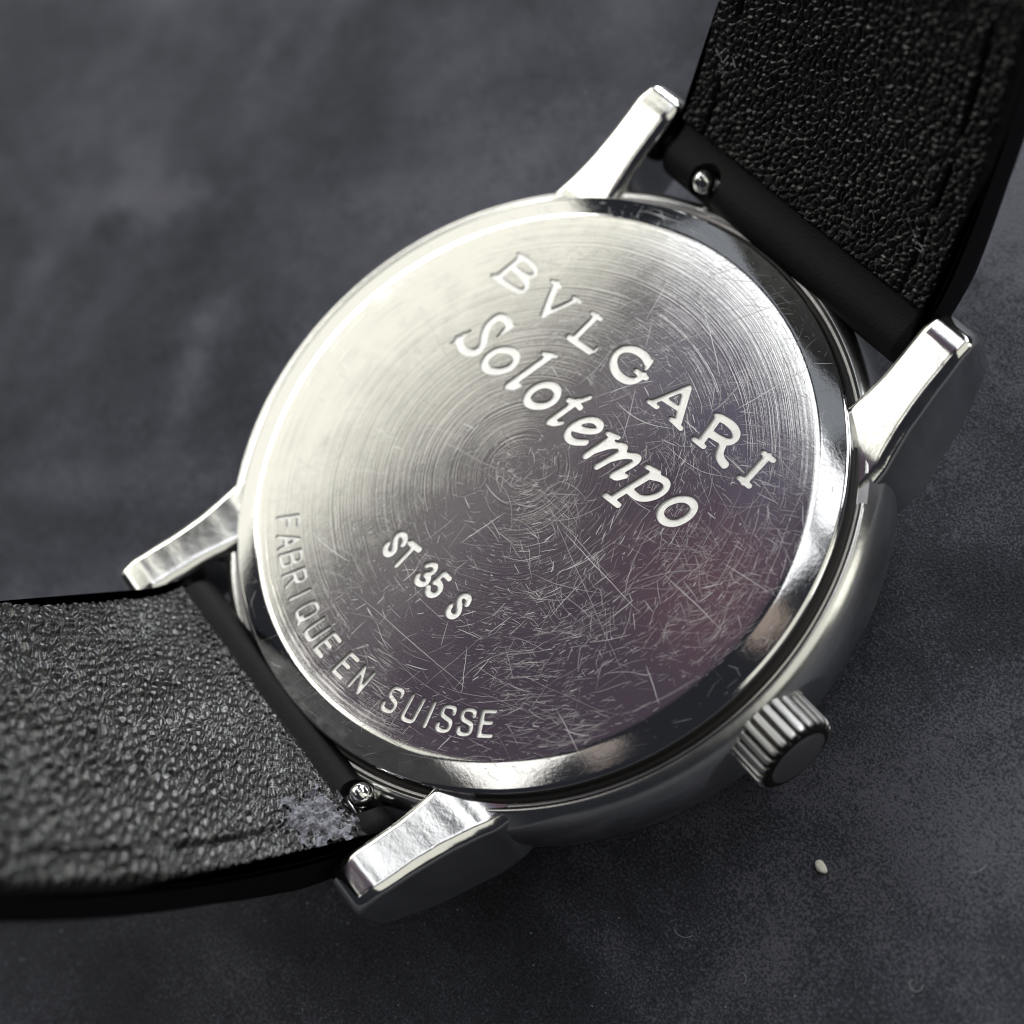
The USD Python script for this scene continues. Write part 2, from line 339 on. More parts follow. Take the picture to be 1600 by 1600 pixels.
# engraved rows: (character, strokes as (width, 0 straight / 1 curved / 2 closed, points in mm))
ENGRAVED = [
('B',[(np.float64(0.368),0,[(-9.73,7.62),(-9.84,6.01)]),(np.float64(0.295),1,[(-9.76,7.64),(-9.14,7.78),(-8.48,7.68),(-8.3,7.33),(-8.61,7.07),(-9.59,6.96)]),(np.float64(0.322),1,[(-9.59,6.96),(-8.66,6.94),(-8.11,6.8),(-8.03,6.36),(-8.56,6.15),(-9.95,5.97)]),(np.float64(0.24),0,[(-10.01,7.63),(-9.55,7.68)]),(np.float64(0.24),0,[(-10.12,5.89),(-9.53,5.99)])]),
('V',[(np.float64(0.398),0,[(-6.98,7.87),(-6.05,6.29)]),(np.float64(0.299),0,[(-5.36,7.99),(-6.05,6.29)]),(np.float64(0.207),0,[(-7.3,7.81),(-6.61,7.9)]),(np.float64(0.204),0,[(-5.63,7.96),(-5.08,8.03)])]),
('L',[(np.float64(0.227),0,[(-4.16,8.03),(-3.47,8.1)]),(np.float64(0.361),0,[(-3.79,8.04),(-3.72,6.55)]),(np.float64(0.319),0,[(-4.02,6.34),(-2.47,6.55)]),(np.float64(0.224),1,[(-2.47,6.55),(-2.3,6.74),(-2.36,6.91)])]),
('G',[(np.float64(0.401),1,[(0.31,8.14),(-0.16,8.29),(-0.92,8.13),(-1.39,7.63),(-1.24,7.02),(-0.55,6.65),(0.19,6.72),(0.59,7.03),(0.64,7.5)]),(np.float64(0.257),0,[(0.15,7.43),(0.91,7.52)]),(np.float64(0.257),0,[(0.37,8.27),(0.47,7.88)])]),
('A',[(np.float64(0.277),0,[(2.89,8.6),(2.12,6.85)]),(np.float64(0.412),0,[(2.92,8.5),(3.94,7.0)]),(np.float64(0.251),0,[(2.48,7.38),(3.49,7.54)]),(np.float64(0.227),0,[(1.91,6.78),(2.54,6.86)]),(np.float64(0.236),0,[(3.5,6.91),(4.32,6.91)])]),
('R',[(np.float64(0.392),0,[(5.23,8.57),(5.56,7.09)]),(np.float64(0.377),1,[(5.21,8.55),(5.78,8.72),(6.46,8.65),(6.75,8.29),(6.5,7.89),(5.6,7.71)]),(np.float64(0.386),1,[(6.41,7.85),(6.69,7.27),(7.01,7.14),(7.34,7.11)]),(np.float64(0.245),0,[(5.15,6.98),(5.88,7.04)]),(np.float64(0.221),0,[(5.0,8.54),(5.44,8.63)])]),
('I',[(np.float64(0.368),0,[(8.52,8.79),(8.68,7.16)]),(np.float64(0.261),0,[(8.21,8.76),(8.87,8.82)]),(np.float64(0.261),0,[(8.31,7.15),(9.02,7.18)])]),
('S',[(np.float64(0.43),1,[(-6.97,4.61),(-7.35,4.78),(-7.86,4.68),(-7.97,4.26),(-7.95,3.83),(-7.62,3.37),(-7.2,3.0),(-7.15,2.46),(-7.58,2.13),(-8.15,2.1),(-8.57,2.3)]),(np.float64(0.165),0,[(-6.79,4.85),(-6.99,3.84)]),(np.float64(0.168),0,[(-8.65,1.9),(-8.42,3.02)]),(np.float64(0.303),0,[(-7.0,4.63),(-6.97,4.15)]),(np.float64(0.307),0,[(-8.45,2.21),(-8.51,2.67)])]),
('o',[(np.float64(0.408),2,[(-5.73,3.85),(-5.21,3.81),(-4.97,3.33),(-5.18,2.75),(-5.7,2.3),(-6.23,2.25),(-6.51,2.64),(-6.44,3.2),(-6.14,3.59)])]),
('l',[(np.float64(0.241),0,[(-4.33,4.84),(-3.65,5.19)]),(np.float64(0.416),0,[(-3.92,5.0),(-4.3,2.44)]),(np.float64(0.268),1,[(-4.27,2.42),(-3.96,2.54),(-3.83,2.85)])]),
('o',[(np.float64(0.409),2,[(-2.42,4.08),(-1.98,4.02),(-1.74,3.62),(-1.86,3.07),(-2.33,2.63),(-2.88,2.52),(-3.14,2.91),(-3.09,3.44),(-2.83,3.85)])]),
('t',[(np.float64(0.282),1,[(-1.25,4.08),(-0.78,4.29),(-0.49,4.89)]),(np.float64(0.281),0,[(-0.78,4.25),(-0.39,4.22)]),(np.float64(0.372),0,[(-0.81,4.35),(-1.04,2.66)]),(np.float64(0.259),1,[(-1.02,2.64),(-0.75,2.7),(-0.5,3.06)])]),
('e',[(np.float64(0.366),1,[(0.27,3.33),(0.89,3.66),(1.27,4.03),(1.17,4.32),(0.73,4.34),(0.34,4.04),(0.05,3.44),(0.08,2.94),(0.39,2.72),(0.81,2.8),(1.25,3.19)])]),
('m',[(np.float64(0.241),0,[(1.69,4.27),(2.33,4.49)]),(np.float64(0.395),0,[(2.11,4.34),(1.84,2.78)]),(np.float64(0.36),1,[(1.94,3.21),(2.34,3.98),(2.85,4.4),(3.11,4.26),(2.71,2.79)]),(np.float64(0.356),1,[(2.86,3.41),(3.24,4.05),(3.79,4.51),(4.06,4.35),(3.66,3.02)]),(np.float64(0.269),1,[(3.68,3.01),(3.95,3.03),(4.19,3.43)])]),
('p',[(np.float64(0.245),0,[(4.56,4.47),(5.27,4.67)]),(np.float64(0.373),0,[(5.1,4.52),(4.59,2.26)]),(np.float64(0.278),0,[(4.17,2.09),(5.1,2.21)]),(np.float64(0.349),1,[(5.19,4.31),(5.7,4.62),(6.1,4.55),(6.22,4.11),(6.01,3.56),(5.57,3.12),(4.99,3.07)])]),
('o',[(np.float64(0.374),2,[(7.4,4.77),(7.86,4.76),(8.07,4.42),(8.04,3.89),(7.78,3.39),(7.26,3.16),(6.84,3.35),(6.74,3.83),(6.97,4.41)])]),
('S',[(np.float64(0.315),1,[(-1.55,-6.76),(-1.66,-6.51),(-1.95,-6.41),(-2.18,-6.59),(-2.11,-6.88),(-1.8,-7.11),(-1.59,-7.32),(-1.62,-7.59),(-1.85,-7.72),(-2.11,-7.58),(-2.19,-7.33)])]),
('T',[(np.float64(0.303),0,[(-1.33,-6.44),(-0.67,-6.34)]),(np.float64(0.269),0,[(-1.0,-6.42),(-0.9,-7.69)])]),
('3',[(np.float64(0.282),1,[(0.31,-6.57),(0.42,-6.33),(0.65,-6.22),(0.83,-6.38),(0.81,-6.68),(0.67,-6.9)]),(np.float64(0.298),1,[(0.64,-6.87),(0.92,-6.87),(1.04,-7.15),(0.88,-7.39),(0.54,-7.46),(0.38,-7.21)])]),
('5',[(np.float64(0.262),0,[(1.3,-6.18),(1.75,-6.15)]),(np.float64(0.254),0,[(1.3,-6.18),(1.32,-6.77)]),(np.float64(0.296),1,[(1.3,-6.79),(1.52,-6.64),(1.82,-6.75),(1.91,-7.04),(1.78,-7.33),(1.48,-7.42),(1.29,-7.2)])]),
('S',[(np.float64(0.3),1,[(3.46,-6.31),(3.36,-6.07),(3.12,-6.04),(2.92,-6.21),(2.97,-6.48),(3.29,-6.65),(3.51,-6.89),(3.49,-7.19),(3.23,-7.33),(2.99,-7.2),(2.91,-6.96)])])
]
LONG_SCRATCHES = [[(-12.0,2.12),(-5.38,0.69)],[(-4.04,1.63),(-3.29,-2.22)],[(-7.46,-2.83),(-0.55,-0.67)],[(-0.61,12.34),(2.32,10.87),(3.68,9.98)],[(-0.2,8.02),(3.95,17.03)],[(1.37,0.15),(12.15,-2.9)],[(1.65,-0.28),(7.97,-0.44)],[(6.15,-2.63),(8.77,-2.31)],[(6.57,-6.24),(8.12,-6.92)],[(6.58,13.4),(5.56,9.37)],[(-1.12,-10.07),(6.82,-8.88)],[(-1.36,9.84),(2.83,4.22)],[(10.83,-6.38),(13.79,-7.0)],[(-2.77,6.05),(-0.07,10.46)],[(3.18,7.28),(9.47,7.56)],[(4.07,-0.55),(10.09,-0.59)],[(0.7,-4.62),(1.09,-1.95)],[(9.53,1.48),(13.5,1.64)],[(4.22,-8.55),(3.27,-7.2)],[(5.17,-7.61),(6.76,-9.16)],[(12.21,-1.98),(14.03,-2.72)],[(5.41,7.44),(7.04,8.9)],[(-12.88,1.63),(-13.33,-1.25)],[(7.26,14.42),(6.46,13.51)],[(8.36,13.61),(7.64,12.44)],[(11.04,3.79),(13.6,4.3)],[(-9.5,0.03),(-6.89,-0.15)],[(-2.85,12.84),(-1.61,9.62)],[(-0.27,14.48),(0.71,10.65)],[(4.41,12.88),(4.86,8.75)]]
LUG_TWIST = 0.03


GLYPHS = {   # plain capitals for the small text, on a box 0..0.56 wide and 0..1 high
    'F': [(0, [(0, 0), (0, 1)]), (0, [(0, 1), (.5, 1)]), (0, [(0, .54), (.42, .54)])],
    'A': [(0, [(-.04, 0), (.27, 1)]), (0, [(.27, 1), (.58, 0)]), (0, [(.08, .34), (.46, .34)])],
    'B': [(0, [(0, 0), (0, 1)]), (1, [(0, 1), (.3, 1), (.5, .95), (.5, .6), (.3, .54), (0, .54)]), (1, [(0, .54), (.34, .54), (.55, .48), (.55, .06), (.34, 0), (0, 0)])],
    'R': [(0, [(0, 0), (0, 1)]), (1, [(0, 1), (.3, 1), (.53, .96), (.53, .54), (.3, .5), (0, .5)]), (0, [(.26, .5), (.54, 0)])],
    'I': [(0, [(.27, 0), (.27, 1)])],
    'Q': [(2, [(.27, 1), (.53, .95), (.56, .5), (.53, .05), (.27, 0), (.01, .05), (-.02, .5), (.01, .95)]), (0, [(.34, .22), (.6, -.08)])],
    'U': [(1, [(0, 1), (0, .3), (0, 0), (.27, -.03), (.54, 0), (.54, .3), (.54, 1)])],
    'E': [(0, [(0, 0), (0, 1)]), (0, [(0, 1), (.5, 1)]), (0, [(0, .53), (.42, .53)]), (0, [(0, 0), (.5, 0)])],
    'N': [(0, [(0, 0), (0, 1)]), (0, [(0, 1), (.54, 0)]), (0, [(.54, 0), (.54, 1)])],
    'S': [(1, [(.53, .76), (.5, .98), (.27, 1.02), (.02, .98), (.0, .62), (.27, .52), (.54, .42), (.54, .04), (.27, -.02), (.03, .02), (0, .24)])],
}
ARC = [('F', -124.9), ('A', -120.2), ('B', -115.7), ('R', -110.6), ('I', -106), ('Q', -101.4), ('U', -95.9), ('E', -91), ('E', -83.9), ('N', -78.6),
       ('S', -69.3), ('U', -63.9), ('I', -59.6), ('S', -55.6), ('S', -50.8), ('E', -46.0)]


def stroke(w, kind, pts):
    if kind == 2:
        p = chaikin(pts, True)
        return LineString(np.vstack([p, p[:1]])).buffer(w / 2, quad_segs=4)
    return LineString(chaikin(pts) if kind == 1 else pts).buffer(w / 2, quad_segs=4)


letters = []                         # (character, outline in mm)
for ch, strokes in ENGRAVED:
    letters.append((ch, unary_union([stroke(s[0] * 1.12, s[1], s[2]) for s in strokes]).buffer(.03).buffer(-.03).simplify(.006)))
for ch, ang in ARC:
    h = 1.18
    g = unary_union([stroke(.225, k, [((x - .27) * h, (y - .5) * h) for x, y in p]) for k, p in GLYPHS[ch]])
    g = affinity.skew(g, xs=4)
    g = affinity.rotate(g, ang + 90, origin=(0, 0))
    letters.append((ch, affinity.translate(g, 12.8 * math.cos(math.radians(ang)), 12.8 * math.sin(math.radians(ang))).simplify(.006)))
ALL_LETTERS = unary_union([g for _, g in letters])


def polys(g):
    return list(g.geoms) if hasattr(g, 'geoms') else [g]


def prism(g, z0, z1):
    rings = [np.array(r.coords)[:-1] for p in polys(g) for r in (p.exterior, *p.interiors)]
    return m3.Manifold.extrude(m3.CrossSection(rings, m3.FillRule.EvenOdd), z1 - z0).translate((0, 0, z0))


rows = np.concatenate([np.linspace(0, 13, 27), np.linspace(13.2, 16, 29)])
prof = [(0, -1.3)] + [(15.7, -1.3), (15.7, -1.05), (16.0, -0.95)] + [(r, z) for r, z in zip(rows[::-1], back_z(rows[::-1]))]
back = revolve(prof, 384)
floors = []
for ch, g in letters:
    c = np.array(g.representative_point().coords[0])
    zf = float(back_z(np.hypot(*np.array(g.centroid.coords[0])))) - .085
    back = back - prism(g, zf, 1.0)
    floors.append((g, zf))
mm = back.to_mesh()
v, f = mm.vert_properties[:, :3].astype(float), mm.tri_verts
fn = np.cross(v[f[:, 1]] - v[f[:, 0]], v[f[:, 2]] - v[f[:, 0]])
ar = np.linalg.norm(fn, axis=1)
keep = ar > 1e-9
f, fn = f[keep], fn[keep] / ar[keep, None]
cen = v[f].mean(1)
fr = np.hypot(cen[:, 0], cen[:, 1])
on_top = (fn[:, 2] > .25) & (cen[:, 2] > back_z(fr) - .04)
floor_face = (fn[:, 2] > .9) & ~on_top & (cen[:, 2] > -.5)
on_top_v = v[f]
rr = np.hypot(on_top_v[..., 0], on_top_v[..., 1])
sl = back_slope(np.minimum(rr, 15.98))
ca, sa = on_top_v[..., 0] / np.maximum(rr, 1e-9), on_top_v[..., 1] / np.maximum(rr, 1e-9)
n_top = np.stack([sl * ca, sl * sa, np.ones_like(sl)], -1)
n_top /= np.linalg.norm(n_top, axis=-1, keepdims=True)
nv = np.repeat(fn[:, None], 3, 1)
nv[on_top] = n_top[on_top]
side = (np.abs(fn[:, 2]) < .3) & (fr > 15.9)
nr = np.stack([ca, sa, 0 * ca], -1)
nv[side] = nr[side]
inner = fr < 14.55
case_back = path(watch, 'case_back')
UsdGeom.Xform.Define(stage, case_back)
tag(stage.GetPrimAtPath(case_back), label='round steel case back covered in hairline scratches, engraved in several rows')
wall = inner & ~on_top & ~floor_face & (cen[:, 2] > -.5)
for name, sel, m in (('engraved_disc', inner & ~floor_face & ~wall, BACK), ('engraved_edge', wall, GRIME), ('polished_rim', ~inner, RIM)):
    idx = np.nonzero(sel)[0]
    obj(case_back, name, (v[f[idx]].reshape(-1, 3), np.arange(3 * len(idx)).reshape(-1, 3)), m, normals=nv[idx].reshape(-1, 3))
dirt = []
for g, zf in floors:                      # the rough floor of every engraved letter, dished a little like a cutter leaves it
    gi = g.buffer(.012)
    o = prism(gi, zf - .03, zf + .002)
    obj(case_back, 'engraved_letter', o, LETTER, False)
    dirt.append(prism(gi.difference(g.buffer(-.016)), zf, zf + .005))

obj(case_back, 'engraving_dirt', m3.Manifold.compose(dirt), GRIME, False, kind='stuff')

# hairline scratches: tiny ridges thrown up along each scratch
BINS = ([], []), ([], [])          # fresh bright scratches, older dull ones


def scratch(pts, w, h=.007, dull=0):
    SV, SF = BINS[dull]
    p = np.asarray(pts, float)
    ok = ~shapely.contains_xy(LETTER_ZONE, p[:, 0], p[:, 1]) & (np.hypot(p[:, 0], p[:, 1]) < 15.85)
    for a, b in zip(*_runs(ok)):
        q = p[a:b]
        if len(q) < 2:
            continue
        t = np.gradient(q, axis=0)
        t /= np.linalg.norm(t, axis=1, keepdims=True) + 1e-12
        n = np.stack([-t[:, 1], t[:, 0]], 1)
        ww = (w / 2 * np.sin(np.pi * (np.arange(len(q)) + .6) / (len(q) + .2)))[:, None] ** .6 * (w / 2) ** .4
        l, r_ = q + n * ww, q - n * ww
        z = back_z(np.hypot(q[:, 0], q[:, 1]))
        zl, zr = back_z(np.hypot(l[:, 0], l[:, 1])), back_z(np.hypot(r_[:, 0], r_[:, 1]))
        k = sum(map(len, SV))
        SV.append(np.concatenate([np.c_[l, zl + .001], np.c_[q, z + h], np.c_[r_, zr + .001]]))
        m = len(q)
        e = np.arange(m - 1)
        SF.extend([np.stack([k + e, k + m + e, k + m + e + 1, k + e + 1], 1), np.stack([k + m + e, k + 2 * m + e, k + 2 * m + e + 1, k + m + e + 1], 1)])


def _runs(ok):
    d = np.diff(np.concatenate([[0], ok.astype(int), [0]]))
    return np.nonzero(d == 1)[0], np.nonzero(d == -1)[0]


LETTER_ZONE = ALL_LETTERS.buffer(.03)
for s in LONG_SCRATCHES:
    q = chaikin(s, n=2) if len(s) > 2 else np.asarray(s, float)
    ls = LineString(q)
    n = max(4, int(ls.length / .15))
    p = np.array([ls.interpolate(t, True).coords[0] for t in np.linspace(0, 1, n)])
    scratch(p + np.cumsum(rng.normal(0, .006, p.shape), 0), rng.uniform(.02, .045), .006, int(rng.uniform() < .5))
n_short = 0
while n_short < 7000:
    r0, a0 = 15.7 * math.sqrt(rng.uniform()), rng.uniform(0, 2 * np.pi)
    x, y = r0 * math.cos(a0), r0 * math.sin(a0)
    worn = float(fbm(np.array([x * .33 + 5, y * .33 + 2, 0.3])))
    if rng.uniform() > np.clip(.55 + .035 * x + .01 * y, .12, 1) * np.clip(3.2 * (worn - .28), .1, 1.2):
        continue
    if r0 > 14.4 and rng.uniform() < .6:
        continue
    n_short += 1
    L = min(rng.lognormal(-.95, .95), 7.0)
    if rng.uniform() < .35:                        # handling marks that follow the turning
        th = a0 + np.pi / 2 + rng.normal(0, .12)
        curve = 1 / max(r0, 1.5)
    else:
        th = 7.0 * float(fbm(np.array([x * .16 + 1, y * .16 + 8, rng.choice([.2, 3.1, 6.4])]))) + rng.normal(0, .28)
        curve = rng.normal(0, .22)
    n = max(3, int(L / .18) + 2)
    s = np.linspace(-L / 2, L / 2, n)
    d = th + curve * s + np.cumsum(rng.normal(0, .03, n))
    p = np.c_[x + np.cumsum(np.cos(d)) * L / n, y + np.cumsum(np.sin(d)) * L / n]
    scratch(p, min(.008 + rng.exponential(.0075), .045), rng.uniform(.001, .004), int(rng.uniform() < .75))
for (SV, SF), m_ in zip(BINS, (SCRATCH, OLD_SCRATCH)):
    obj(case_back, 'hairline_scratches', (np.concatenate(SV), np.concatenate(SF)), m_, True, kind='stuff')

# gasket seen in the seam, and the case
r_ = np.array([15.75, 16.05, 16.22, 16.3, 16.22]); z_ = np.array([-1.02, -.86, -.84, -.95, -1.1])
obj(watch, 'gasket', lathe(r_, z_), GASKET, True)
case_prof = [(0, -7.0), (14.6, -7.0), (15.0, -7.25), (15.8, -7.1), (16.5, -6.6), (17.0, -5.9), (17.38, -5.0), (17.58, -4.0), (17.63, -3.3), (17.60, -2.8), (17.52, -2.3), (17.40, -1.87), (17.27, -1.55),
             (17.12, -1.28), (16.97, -1.08), (16.82, -.95), (16.7, -.88), (16.6, -.87), (16.52, -.93), (16.45, -1.0), (16.3, -1.02), (16.25, -1.3), (0, -1.32)]
cp = np.array(case_prof)
flank = (cp[:, 0] > 16.55) & (cp[:, 1] < -.8)
fine = np.concatenate([cp[:8], np.c_[np.interp(np.linspace(-3.9, -.95, 34), cp[7:16, 1], cp[7:16, 0]), np.linspace(-3.9, -.95, 34)], cp[16:]])
NA = 384
phi = np.arange(NA) * 2 * np.pi / NA
swell = np.exp(-(((np.degrees(np.arccos(np.abs(np.cos(phi)))) - 44) / 21) ** 2))        # a bevel runs out of each lug along the shoulder
rings = []
for p_, w_ in zip(phi, swell):
    r_, z_ = fine[:, 0].copy(), fine[:, 1]
    cut = 16.72 + np.maximum(-.90 - z_, 0) * (3.2 - 2.45 * w_)
    r_ = np.where((z_ > -3.6) & (z_ < -.9) & (r_ > 16.72), np.minimum(r_, cut), r_)
    rings.append(np.c_[r_ * math.cos(p_), r_ * math.sin(p_), z_])
m_ = len(fine)
V_ = np.concatenate(rings)
i, j = np.meshgrid(np.arange(NA), np.arange(m_ - 1), indexing='ij')
q = np.stack([i * m_ + j, ((i + 1) % NA) * m_ + j, ((i + 1) % NA) * m_ + j + 1, i * m_ + j + 1], -1).reshape(-1, 4)
t_ = trimesh.Trimesh(V_, _tri(q))
t_.merge_vertices(digits_vertex=6)
t_.update_faces(t_.nondegenerate_faces())
t_.remove_unreferenced_vertices()
if t_.volume < 0:
    t_.invert()
body = man(t_.vertices, t_.faces)
# the flat milled at the crown, and the pry notch in the seam
body = body - m3.Manifold.cube((4, 14, 4.6), False).translate((17.22, -7 + .25, -5.6))
ang = math.radians(26)
body = body - m3.Manifold.cube((.5, 1.5, .5), True).translate((16.55, 0, -.85)).rotate((0, 0, 41))
obj(watch, 'case_body', body, STEEL_CASE, 32)


# lugs: bars that leave the case low, rise and drop away at the tip
def lug(sx, sy, twist=0.0):
    ys = np.array([9.5, 11.0, 12.0, 12.8, 13.6, 14.4, 15.4, 16.4, 17.3, 18.0, 18.6, 19.1, 19.4, 19.5])
    zt = np.array([-1.1, -1.0, -.86, -.62, -.36, -.10, .24, .58, .88, 1.08, 1.08, .78, .25, -.55])
    zb = np.array([-4.6, -4.7, -4.75, -4.7, -4.6, -4.4, -4.1, -3.75, -3.35, -2.95, -2.65, -2.35, -2.05, -1.6])
    xi = np.array([7.6, 8.0, 8.45, 8.82, 9.05, 9.15, 9.25, 9.25, 9.25, 9.25, 9.27, 9.32, 9.42, 9.6])
    xo = np.array([12.6, 12.6, 12.5, 12.3, 12.15, 12.02, 11.95, 11.92, 11.92, 11.9, 11.86, 11.76, 11.55, 11.2])
    fl = np.array([.1, .45, .75, .9, .95, .9, .8, .65, .45, .3, .2, .1, 0, 0])          # how far the flank leans out lower down
    t = np.linspace(0, 1, len(ys))
    tt = np.linspace(0, 1, 52)
    from scipy.interpolate import PchipInterpolator as P
    ys, zt, zb, xi, xo, fl = (P(t, a)(tt) for a in (ys, zt, zb, xi, xo, fl))
    rings = []
    for y, a, b, c, d, fo in zip(ys, zt, zb, xi, xo, fl):
        rad = min(.55, (a - b) * .45, (d - c) * .45)
        pts = []
        for cx, cz, a0 in ((d - rad, a - rad, 0), (c + rad, a - rad, 90), (c + rad, b + rad, 180), (d - rad, b + rad, 270)):
            for k in range(7):
                q = math.radians(a0 + 15 * k)
                pts.append((cx + rad * math.cos(q), cz + rad * math.sin(q)))
        pts = np.array(pts)
        pts[:, 0] += fo * np.clip((a - pts[:, 1]) / 4.0, 0, 1) * np.clip((pts[:, 0] - c) / (d - c), 0, 1)
        # the top face leans a little to one side
        lean = twist * (pts[:, 0] - (c + d) / 2) * np.clip((pts[:, 1] - b) / (a - b), 0, 1) * np.clip((y - 12) / 3, 0, 1)
        pz = pts[:, 1] + lean
        nn = noise(np.c_[pts[:, 0] * 1.6 + 9 * sx, np.full(len(pts), y) * 1.6 + 5 * sy, pz * 1.6]) - .5
        rings.append(np.c_[sx * (pts[:, 0] + .03 * nn), np.full(len(pts), sy * y), pz + .025 * nn])
    vv, ff = loft(rings)
    return vv, ff


for sx, sy, tw in ((-1, 1, 0.0), (1, 1, LUG_TWIST), (-1, -1, 0.0), (1, -1, 0.0)):
    obj(watch, 'lug', lug(sx, sy, tw), STEEL, 40)

# crown
crown = path(watch, 'crown')
UsdGeom.Xform.Define(stage, crown)
CY, CZ, CR = .25, -3.05, 2.12
n = 23
ang = np.linspace(0, 2 * np.pi, n * 12, endpoint=False)
tooth = np.clip(2.2 * np.cos(ang * n) + .9, -1, 1)
def crown_ring(x, rad, depth):
    rr = rad + depth * (tooth - 1) / 2
    return np.c_[np.full(len(ang), x), CY + rr * np.cos(ang), CZ + rr * np.sin(ang)]
rings = [crown_ring(16.85, 1.75, 0), crown_ring(16.9, 1.95, .1), crown_ring(17.05, CR, .2), crown_ring(18.75, CR, .2), crown_ring(18.95, CR - .08, .22), crown_ring(19.08, CR - .3, .05), crown_ring(19.14, CR - .5, 0)]
obj(crown, 'knurled_rim', loft(rings), TOOTH, 35)
t = np.linspace(0, 1, 12)
dv, df = lathe((CR - .55) * np.sin(t * np.pi / 2), .18 * np.cos(t * np.pi / 2), 64)
dv = np.c_[19.1 + dv[:, 2], CY + dv[:, 0], CZ + dv[:, 1]]
obj(crown, 'end_cap', (dv, df), CAP_SHADED, True)
cv, cf = lathe(np.array([1.2, 1.2]), np.array([0, 1.0]), 48)
obj(crown, 'stem_tube', (np.c_[16.0 + cv[:, 2], CY + cv[:, 0], CZ + cv[:, 1]], cf), STEEL_CASE, True)

# ------------------------------------------------------------------ strap halves
def pebbles(u, v_, seed, cu, cv, amount=1.0):
    """Leather grain: height 0..1 of rounded, uneven pebbles with creases between them; cu, cv are the pebble's size."""
    g = np.random.default_rng(seed)
    a, b = np.arange(u.min() - 2 * cu, u.max() + 2 * cu, cu), np.arange(v_.min() - 2 * cv, v_.max() + 2 * cv, cv)
    A, B = np.meshgrid(a, b, indexing='ij')
    pts = np.c_[(A + g.uniform(-.5, .5, A.shape) * cu).ravel() / cu, (B + g.uniform(-.5, .5, B.shape) * cv).ravel() / cv]
    hgt = g.uniform(.55, 1.0, len(pts))
    w = .35 * (fbm(np.stack([u * 1.3, v_ * 1.3, u * 0 + seed], -1)) - .5)
    d, k = cKDTree(pts).query(np.stack([(u / cu + w), (v_ / cv - w)], -1), k=2)
    edge = np.clip((d[..., 1] - d[..., 0]) / .5, 0, 1)
    return (1 - (1 - edge) ** 2) * hgt[k[..., 0]] * amount


